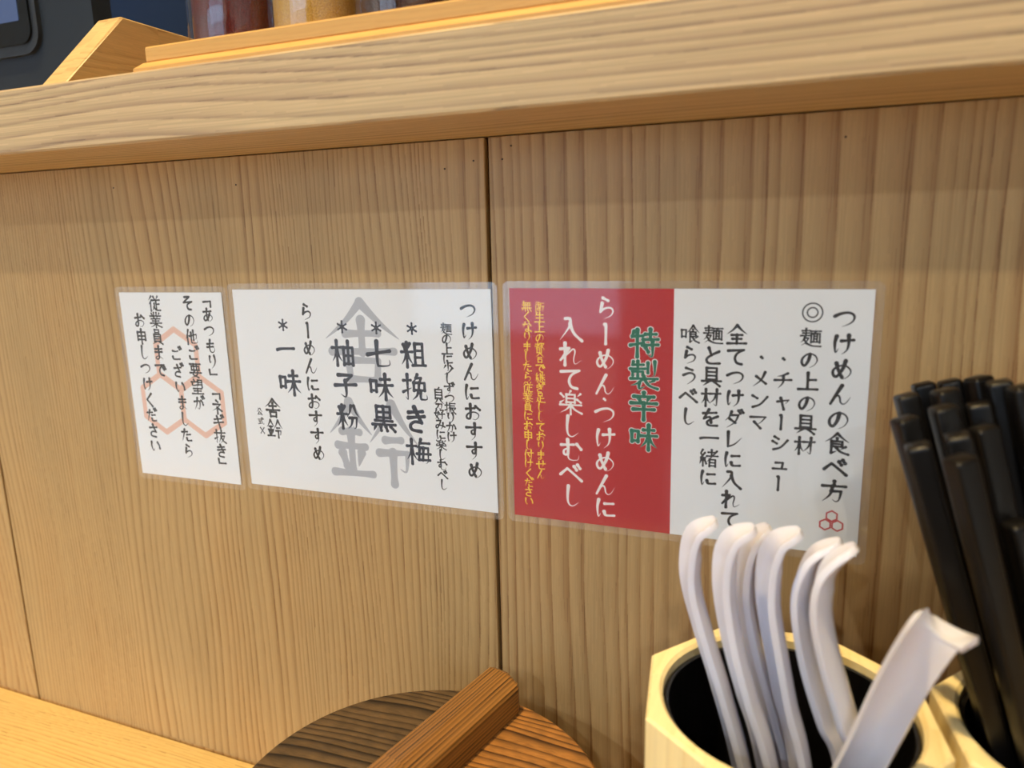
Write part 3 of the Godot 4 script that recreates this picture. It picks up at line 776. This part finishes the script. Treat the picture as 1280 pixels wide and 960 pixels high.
	var sticks := [[0.166, 0.262, 0.0448], [0.1640, 0.2585, 0.063], [0.1660, 0.2548, 0.0797], [0.1758, 0.2655, 0.0510], [0.1738, 0.2628, 0.0635], [0.1758, 0.2580, 0.0775], [0.1745, 0.2552, 0.0915], [0.1720, 0.2640, 0.034], [0.1795, 0.2655, 0.0345], [0.1865, 0.2680, 0.040], [0.1905, 0.2685, 0.0485], [0.1945, 0.2690, 0.0575], [0.1938, 0.232, 0.0720], [0.1850, 0.262, 0.0520], [0.1840, 0.258, 0.0660], [0.2030, 0.266, 0.0480], [0.2040, 0.262, 0.0640]]
	for i in sticks.size():
		var s: Array = sticks[i]
		var foot := Vector3(0.2440 + (s[0] - 0.165) * 0.5, 0.012, 0.0530 + (s[2] - 0.062) * 0.42)
		chopstick(Vector3(s[0], s[1], s[2]), foot, 0.25 + 0.3 * sin(i * 2.3), lacquer, "short black chopstick whose end stands lowest, at the right frame edge" if i == 12 else "tall black lacquered chopstick in the bundle at the right edge")

	# ---- the guest behind the camera, who shades the lower right
	guest()

	# ---- on the ledge
	ledge_things(tray_m, wedge_m)

func lid_and_pot() -> void:
	var c := Vector3(0.004, 0.1, 0.0961)
	var r := 0.0752
	var n := 900
	var na := noise(201, 1.0, 2)
	var nb := noise(202, 1.0, 2)
	var prof := rings(0.4, 0.0022, 0.0062, 207)
	var data := PackedByteArray()
	data.resize(n * n * 3)
	var hgt := PackedByteArray()
	hgt.resize(n * n)
	var i := 0
	for y in n:
		var z := (float(y) / n - 0.5) * 2.0 * r
		for x in n:
			var u := (float(x) / n - 0.5) * 2.0 * r
			# brushed, scorched cedar; left of a line under the grip both tones are darker
			var left := u - 0.003 + 0.22 * z < -0.004
			var d := sqrt((u + 0.01) * (u + 0.01) * 0.55 + (z - 0.26) * (z - 0.26)) + 0.0016 * na.get_noise_2d(u * 9.0, z * 26.0)
			var p := prof[clampi(int(d / 0.4 * 4096.0), 0, 4095)]
			var f := nb.get_noise_2d(u * 130.0, z * 900.0)
			var k := clampf(p * 1.25 + 0.12 * f, 0.0, 1.0)
			var pale := Color(0.36, 0.285, 0.195) if left else Color(0.60, 0.41, 0.205)
			var dark := Color(0.09, 0.065, 0.045) if left else Color(0.17, 0.10, 0.045)
			var q := pale.lerp(dark, k)
			var b := 1.0 + 0.16 * f + 0.12 * na.get_noise_2d(u * 60.0, z * 60.0)
			data[i * 3] = clampi(int(q.r * b * 255.0), 0, 255)
			data[i * 3 + 1] = clampi(int(q.g * b * 255.0), 0, 255)
			data[i * 3 + 2] = clampi(int(q.b * b * 255.0), 0, 255)
			hgt[i] = clampi(int(90.0 + 120.0 * p + 25.0 * f), 0, 255)
			i += 1
	var m := tex_mat(ImageTexture.create_from_image(Image.create_from_data(n, n, false, Image.FORMAT_RGB8, data)), 0.55, 0.35)
	m.heightmap_enabled = true
	m.heightmap_scale = 0.05
	m.heightmap_texture = ImageTexture.create_from_image(Image.create_from_data(n, n, false, Image.FORMAT_L8, hgt))
	var t := thing("wooden_lid", "round scorched wooden drop lid with a thick bar grip", "lid", c)
	var st := tool()
	st.set_smooth_group(-1)
	var sides := 96
	var prs := [Vector2(r - 0.0015, -0.011), Vector2(r, -0.0095), Vector2(r, -0.0012), Vector2(r - 0.0012, 0.0)]
	var U := func(v: Vector3) -> Vector2: return Vector2(v.x, v.z) / (2.0 * r) + Vector2(0.5, 0.5)
	for k in sides:
		var a := TAU * k / sides
		var b := TAU * (k + 1) / sides
		for j in 3:
			var A := Vector3(cos(a) * prs[j].x, prs[j].y, sin(a) * prs[j].x)
			var B := Vector3(cos(b) * prs[j].x, prs[j].y, sin(b) * prs[j].x)
			var C := Vector3(cos(b) * prs[j + 1].x, prs[j + 1].y, sin(b) * prs[j + 1].x)
			var D := Vector3(cos(a) * prs[j + 1].x, prs[j + 1].y, sin(a) * prs[j + 1].x)
			quad(st, A, D, C, B, U.call(A), U.call(D), U.call(C), U.call(B))
		var e := r - 0.0012
		var P := Vector3(cos(a) * e, 0, sin(a) * e)
		var Q := Vector3(cos(b) * e, 0, sin(b) * e)
		tri(st, Vector3.ZERO, Q, P, Vector2(0.5, 0.5), U.call(Q), U.call(P))
		var g := r - 0.0015
		tri(st, Vector3(0, -0.011, 0), Vector3(cos(a) * g, -0.011, sin(a) * g), Vector3(cos(b) * g, -0.011, sin(b) * g))
	st.generate_normals()
	part("disc", st.commit(), m, t)
	# the grip: a bar with a flat top and a sloped right shoulder
	var grip_m := tex_mat(wood_tex(400, 500, 0.06, 0.15, {"near": 0.0013, "far": 0.0032, "seed": 223, "steep": 1.3, "pale": Color(0.63, 0.44, 0.21), "late": Color(0.05, 0.025, 0.01), "warp": 0.0014, "warp_freq": 4.0, "fibre": 0.12}), 0.4, 0.5)
	var sec := [Vector2(-0.0082, 0.0), Vector2(0.0088, 0.0), Vector2(0.0090, 0.0125), Vector2(0.0082, 0.0142), Vector2(0.0024, 0.0178), Vector2(0.0014, 0.0183), Vector2(-0.0066, 0.0183), Vector2(-0.0078, 0.0172)]
	var gs := tool()
	gs.set_smooth_group(-1)
	var along := [[-0.0722, 0.88], [-0.0700, 1.0], [0.0690, 1.0], [0.0712, 0.88]]
	for j in 3:
		var v := 0.0
		for k in sec.size():
			var s0: Vector2 = sec[k]
			var s1: Vector2 = sec[(k + 1) % sec.size()]
			var w := v + s0.distance_to(s1)
			var R := func(s: Vector2, e: Array) -> Vector3: return Vector3(s.x * e[1], s.y * (e[1] * 0.5 + 0.5), e[0])
			quad(gs, R.call(s0, along[j + 1]), R.call(s1, along[j + 1]), R.call(s1, along[j]), R.call(s0, along[j]), Vector2(v / 0.06, along[j + 1][0] / 0.15), Vector2(w / 0.06, along[j + 1][0] / 0.15), Vector2(w / 0.06, along[j][0] / 0.15), Vector2(v / 0.06, along[j][0] / 0.15))
			v = w
	for en in [[along[0], -1], [along[3], 1]]:
		var q := []
		for s in sec: q.append(Vector3(s.x * en[0][1], s.y * (en[0][1] * 0.5 + 0.5), en[0][0]))
		if en[1] < 0: q.reverse()
		face(gs, q, 0.06, Vector3.ZERO)
	gs.generate_normals()
	var grip := part("grip", gs.commit(), grip_m, t, Vector3(-0.0065, 0.0, 0.0))
	grip.rotation.y = -0.222
	var pt := thing("condiment_pot", "dark round pot under the wooden lid", "pot", Vector3(c.x, 0.0003, c.z))
	part("pot_body", lathe([Vector2(0, 0), Vector2(0.052, 0), Vector2(0.060, 0.004), Vector2(0.066, 0.05), Vector2(0.067, 0.0885), Vector2(0.063, 0.0885), Vector2(0.062, 0.05), Vector2(0.056, 0.008), Vector2(0, 0.007)], 64), mat(Color(0.10, 0.08, 0.07), 0.4), pt)

func ledge_things(tray_m: Material, wedge_m: Material) -> void:
	var top := 0.3868
	# narrow block with a slanted front
	var w := thing("slanted_stand", "narrow wooden stand with slanted front, between the dark terminal and the tray", "stand", Vector3(-0.1893, top, 0))
	var side := [Vector2(0.057, 0.0), Vector2(0.0215, 0.0365), Vector2(-0.052, 0.0365), Vector2(-0.052, 0.0)]
	var st := tool()
	st.set_smooth_group(-1)
	var h := 0.008
	var b := 0.0007
	for k in 4:
		var p: Vector2 = side[k]
		var q: Vector2 = side[(k + 1) % 4]
		var s := 0.1
		face(st, [Vector3(-h + b, p.y, p.x), Vector3(h - b, p.y, p.x), Vector3(h - b, q.y, q.x), Vector3(-h + b, q.y, q.x)], s, Vector3.ZERO)
	var c := Vector2(0.0, 0.018)
	for sg in [-1, 1]:
		var f := []
		for k in 4:
			var p: Vector2 = side[k]
			var pin := p + (c - p).normalized() * b * 1.4
			f.append(Vector3(sg * h, pin.y, pin.x))
			var q: Vector2 = side[(k + 1) % 4]
			var qin := q + (c - q).normalized() * b * 1.4
			var e := [Vector3(sg * (h - b), p.y, p.x), Vector3(sg * h, pin.y, pin.x), Vector3(sg * h, qin.y, qin.x), Vector3(sg * (h - b), q.y, q.x)]
			if sg < 0: e.reverse()
			face(st, e, 0.1, Vector3.ZERO)
		if sg < 0: f.reverse()
		face(st, f, 0.1, Vector3.ZERO)
	st.generate_normals()
	part("board", st.commit(), wedge_m, w)
	# tray with a bevelled foot
	var t := thing("spice_tray", "long low wooden tray holding the glass spice jars on the ledge", "tray", Vector3(0.05, top, 0.0))
	var foot := tool()
	foot.set_smooth_group(-1)
	var L := 0.184
	var F := 0.0585
	var B := -0.052
	var ring := [[L + 0.0035, F, B - 0.0035, 0.0], [L + 0.0035, F, B - 0.0035, 0.0016], [L + 0.0005, F - 0.003, B - 0.0005, 0.0042]]
	for j in 2:
		var a: Array = ring[j]
		var d: Array = ring[j + 1]
		var ca := [Vector3(-a[0], a[3], a[1]), Vector3(a[0], a[3], a[1]), Vector3(a[0], a[3], a[2]), Vector3(-a[0], a[3], a[2])]
		var cd := [Vector3(-d[0], d[3], d[1]), Vector3(d[0], d[3], d[1]), Vector3(d[0], d[3], d[2]), Vector3(-d[0], d[3], d[2])]
		for k in 4: face(foot, [ca[k], ca[(k + 1) % 4], cd[(k + 1) % 4], cd[k]], 0.4, Vector3.ZERO)
		if j == 0: face(foot, [ca[3], ca[2], ca[1], ca[0]], 0.4, Vector3.ZERO)
		else: face(foot, cd, 0.4, Vector3.ZERO)
	foot.generate_normals()
	part("foot_board", foot.commit(), tray_m, t)
	part("front_wall", box(Vector3(-L, 0.0042, F - 0.0092), Vector3(L, 0.0108, F - 0.0035), 0.0008, 0.4), tray_m, t)
	part("back_wall", box(Vector3(-L, 0.0042, B), Vector3(L, 0.0108, B + 0.006), 0.0008, 0.4), tray_m, t)
	for sg in [-1, 1]: part("end_wall", box(Vector3(sg * L - 0.003 - sg * 0.003, 0.0042, B + 0.006), Vector3(sg * L + 0.003 - sg * 0.003, 0.0108, F - 0.0092), 0.0008, 0.4), tray_m, t)
	# jars
	var glass := mat(Color(0.96, 0.98, 0.98, 0.01), 0.03, 0.5)
	glass.transparency = BaseMaterial3D.TRANSPARENCY_ALPHA
	var cap := mat(Color(0.12, 0.12, 0.13), 0.4)
	var y := top + 0.0046
	jar("glass jar of dark red chilli flakes, nearest the slanted stand", -0.113, 0.02, y, 0.0212, grains(Color(0.50, 0.12, 0.07), Color(0.22, 0.04, 0.03), 1), 0.030, 0.28, glass, cap)
	jar("glass jar of yellow citrus powder in the tray", -0.069, 0.02, y, 0.0208, grains(Color(0.86, 0.70, 0.33), Color(0.72, 0.53, 0.22), 2), 0.034, 0.0, glass, cap)
	jar("glass jar of dark brown spice in the tray, right of the yellow one", -0.0255, 0.02, y, 0.0205, grains(Color(0.36, 0.22, 0.15), Color(0.17, 0.09, 0.06), 3), 0.034, 0.05, glass, cap)
	jar("glass jar barely in view at the top edge, fourth from the slanted stand", 0.019, 0.02, y, 0.0208, grains(Color(0.62, 0.34, 0.26), Color(0.42, 0.2, 0.15), 4), 0.034, 0.0, glass, cap)
	# order terminal
	var d := thing("order_terminal", "black order terminal with rounded screen frame and a lilac display", "terminal", Vector3(-0.405, top, -0.05))
	var blk := mat(Color(0.13, 0.16, 0.20), 0.5, 0.4)
	var body := rounded(0.243, 0.24, 0.012, 6)
	for i in body.size(): body[i] += Vector2(0.0, 0.12)
	part("body", plate(body, -0.014, 0.0, Vector2(0.24, 0.24)), blk, d)
	var fr := rounded(0.152, 0.19, 0.014, 8)
	for i in fr.size(): fr[i] += Vector2(0.0, 0.145)
	part("screen_frame", plate(fr, 0.0, 0.003, Vector2(0.15, 0.19)), mat(Color(0.17, 0.19, 0.22), 0.3), d)
	var gl := rounded(0.142, 0.18, 0.009, 8)
	for i in gl.size(): gl[i] += Vector2(0.0, 0.146)
	part("screen_glass", plate(gl, 0.003, 0.0045, Vector2(0.15, 0.19)), mat(Color(0.05, 0.06, 0.075), 0.1), d)
	var im := Image.create(256, 256, false, Image.FORMAT_RGB8)
	for yy in 256:
		for xx in 256:
			var rr := Vector2(xx - 150, yy - 190).length()
			im.set_pixel(xx, yy, Color(0.31, 0.37, 0.50) if absf(rr - 44.0) < 3.0 or (absf(xx - 150) < 9 and absf(yy - 190) < 20) else Color(0.42, 0.50, 0.68))
	var sc := mat(Color(0.03, 0.03, 0.03), 0.15)
	sc.emission_enabled = true
	sc.emission_texture = ImageTexture.create_from_image(im)
	sc.emission = Color.BLACK
	sc.emission_energy_multiplier = 0.5
	var ds := rounded(0.124, 0.13, 0.0006, 1)
	part("display", plate(ds, 0.0045, 0.0049, Vector2(0.124, 0.13)), sc, d, Vector3(0.0, 0.135, 0.0))

# tapered limbs melted into one skin: each bone is [a, b, radius at a, radius at b]
func body_mesh(bones: Array, lo: Vector3, hi: Vector3, cell: float, melt: float) -> Mesh:
	var n := Vector3i(((hi - lo) / cell).ceil()) + Vector3i.ONE
	var f := PackedFloat32Array()
	f.resize(n.x * n.y * n.z)
	f.fill(1.0)
	for b in bones:
		var A: Vector3 = b[0]
		var d: Vector3 = b[1] - A
		var reach := Vector3.ONE * (maxf(b[2], b[3]) + 3.0 * cell + melt)
		var i0 := Vector3i(((A.min(b[1]) - reach - lo) / cell).floor()).clamp(Vector3i.ZERO, n - Vector3i.ONE)
		var i1 := Vector3i(((A.max(b[1]) + reach - lo) / cell).ceil()).clamp(Vector3i.ZERO, n - Vector3i.ONE)
		var l2 := maxf(d.length_squared(), 1e-8)
		for x in range(i0.x, i1.x + 1):
			for y in range(i0.y, i1.y + 1):
				for z in range(i0.z, i1.z + 1):
					var p := lo + Vector3(x, y, z) * cell - A
					var t := clampf(p.dot(d) / l2, 0.0, 1.0)
					var v := (p - d * t).length() - lerpf(b[2], b[3], t)
					var at := (x * n.y + y) * n.z + z
					var h := maxf(melt - absf(f[at] - v), 0.0) / melt
					f[at] = minf(f[at], v) - h * h * melt * 0.25
	var where := {}
	var verts := PackedVector3Array()
	var index := PackedInt32Array()
	var step := [n.y * n.z, n.z, 1]
	for x in n.x - 1:
		for y in n.y - 1:
			for z in n.z - 1:
				var at := (x * n.y + y) * n.z + z
				var sum := Vector3.ZERO
				var cnt := 0
				for k in 8:
					var a: int = at + (k & 1) * step[0] + ((k >> 1) & 1) * step[1] + (k >> 2) * step[2]
					for ax in 3:
						if k >> ax & 1: continue
						var b: int = a + step[ax]
						if (f[a] < 0.0) != (f[b] < 0.0):
							var q := Vector3(k & 1, (k >> 1) & 1, k >> 2)
							q[ax] = f[a] / (f[a] - f[b])
							sum += q
							cnt += 1
				if cnt:
					where[at] = verts.size()
					verts.append(lo + (Vector3(x, y, z) + sum / cnt) * cell)
	for at: int in where:
		for ax in 3:
			var b: int = at + step[ax]
			if (f[at] < 0.0) == (f[b] < 0.0): continue
			var u: int = step[(ax + 1) % 3]
			var w: int = step[(ax + 2) % 3]
			if not (where.has(at - u) and where.has(at - w) and where.has(at - u - w)): continue
			var q := [where[at], where[at - u], where[at - u - w], where[at - w]]
			if f[at] < 0.0: q.reverse()
			index.append_array(PackedInt32Array([q[0], q[1], q[2], q[0], q[2], q[3]]))
	var st := tool()
	st.set_smooth_group(0)
	for i in index: st.add_vertex(verts[i])
	st.generate_normals()
	return st.commit()

func guest() -> void:
	var g := Vector3(0.125, -0.345, 0.66)
	var t := thing("person", "seated guest in a dark jacket facing the counter, behind the camera", "person", g)
	var o := -g
	var B := []
	var bone := func(a: Vector3, b: Vector3, ra: float, rb: float) -> void: B.append([a + o, b + o, ra, rb])
	var x := 0.125
	bone.call(Vector3(x, -0.24, 0.67), Vector3(x, -0.05, 0.67), 0.105, 0.095)
	bone.call(Vector3(x, -0.05, 0.67), Vector3(x, 0.16, 0.655), 0.10, 0.115)
	bone.call(Vector3(x - 0.125, 0.235, 0.655), Vector3(x + 0.125, 0.235, 0.655), 0.06, 0.06)
	bone.call(Vector3(x, 0.2, 0.65), Vector3(x, 0.33, 0.635), 0.048, 0.045)
	bone.call(Vector3(x, 0.375, 0.60), Vector3(x, 0.455, 0.63), 0.046, 0.072)
	bone.call(Vector3(x, 0.41, 0.548), Vector3(x, 0.385, 0.541), 0.006, 0.011)
	for sg in [-1, 1]:
		bone.call(Vector3(x + sg * 0.072, 0.425, 0.635), Vector3(x + sg * 0.074, 0.395, 0.632), 0.011, 0.008)
		bone.call(Vector3(x + sg * 0.175, 0.225, 0.655), Vector3(x + sg * 0.205, -0.05, 0.66), 0.046, 0.038)
		bone.call(Vector3(x + sg * 0.205, -0.05, 0.66), Vector3(x + sg * 0.12, -0.155, 0.52), 0.036, 0.026)
		bone.call(Vector3(x + sg * 0.12, -0.155, 0.52), Vector3(x + sg * 0.10, -0.165, 0.485), 0.025, 0.022)
		for k in 4: bone.call(Vector3(x + sg * (0.118 - 0.016 * k), -0.16, 0.48), Vector3(x + sg * (0.112 - 0.018 * k), -0.175, 0.43 + 0.004 * absf(k - 1.0)), 0.0085, 0.0075)
		bone.call(Vector3(x + sg * 0.085, -0.155, 0.505), Vector3(x + sg * 0.055, -0.165, 0.475), 0.010, 0.008)
		bone.call(Vector3(x + sg * 0.07, -0.255, 0.65), Vector3(x + sg * 0.095, -0.25, 0.37), 0.085, 0.055)
		bone.call(Vector3(x + sg * 0.095, -0.25, 0.37), Vector3(x + sg * 0.095, -0.68, 0.42), 0.055, 0.036)
		bone.call(Vector3(x + sg * 0.095, -0.715, 0.44), Vector3(x + sg * 0.10, -0.722, 0.33), 0.03, 0.026)
	part("body", body_mesh(B, Vector3(-0.16, -0.76, 0.29) + o, Vector3(0.41, 0.56, 0.80) + o, 0.0125, 0.03), mat(Color(0.20, 0.21, 0.25), 0.85, 0.3), t)
	var H := [[Vector3(x, 0.46, 0.645) + o, Vector3(x, 0.465, 0.64) + o, 0.073, 0.074], [Vector3(x, 0.40, 0.68) + o, Vector3(x, 0.44, 0.665) + o, 0.045, 0.06]]
	part("hair", body_mesh(H, Vector3(x - 0.1, 0.33, 0.54) + o, Vector3(x + 0.1, 0.56, 0.76) + o, 0.01, 0.02), mat(Color(0.12, 0.10, 0.09), 0.7), t)
	var s := thing("counter_stool", "round stool under the seated guest", "stool", Vector3(0.125, -0.7499, 0.68))
	part("seat", lathe([Vector2(0, 0.37), Vector2(0.14, 0.37), Vector2(0.155, 0.38), Vector2(0.155, 0.395), Vector2(0.14, 0.403), Vector2(0, 0.403)], 40), mat(Color(0.3, 0.2, 0.13), 0.6), s)
	part("post", lathe([Vector2(0, 0.0), Vector2(0.15, 0.0), Vector2(0.15, 0.012), Vector2(0.028, 0.02), Vector2(0.028, 0.37), Vector2(0, 0.37)], 32, false), mat(Color(0.35, 0.35, 0.36), 0.4), s)
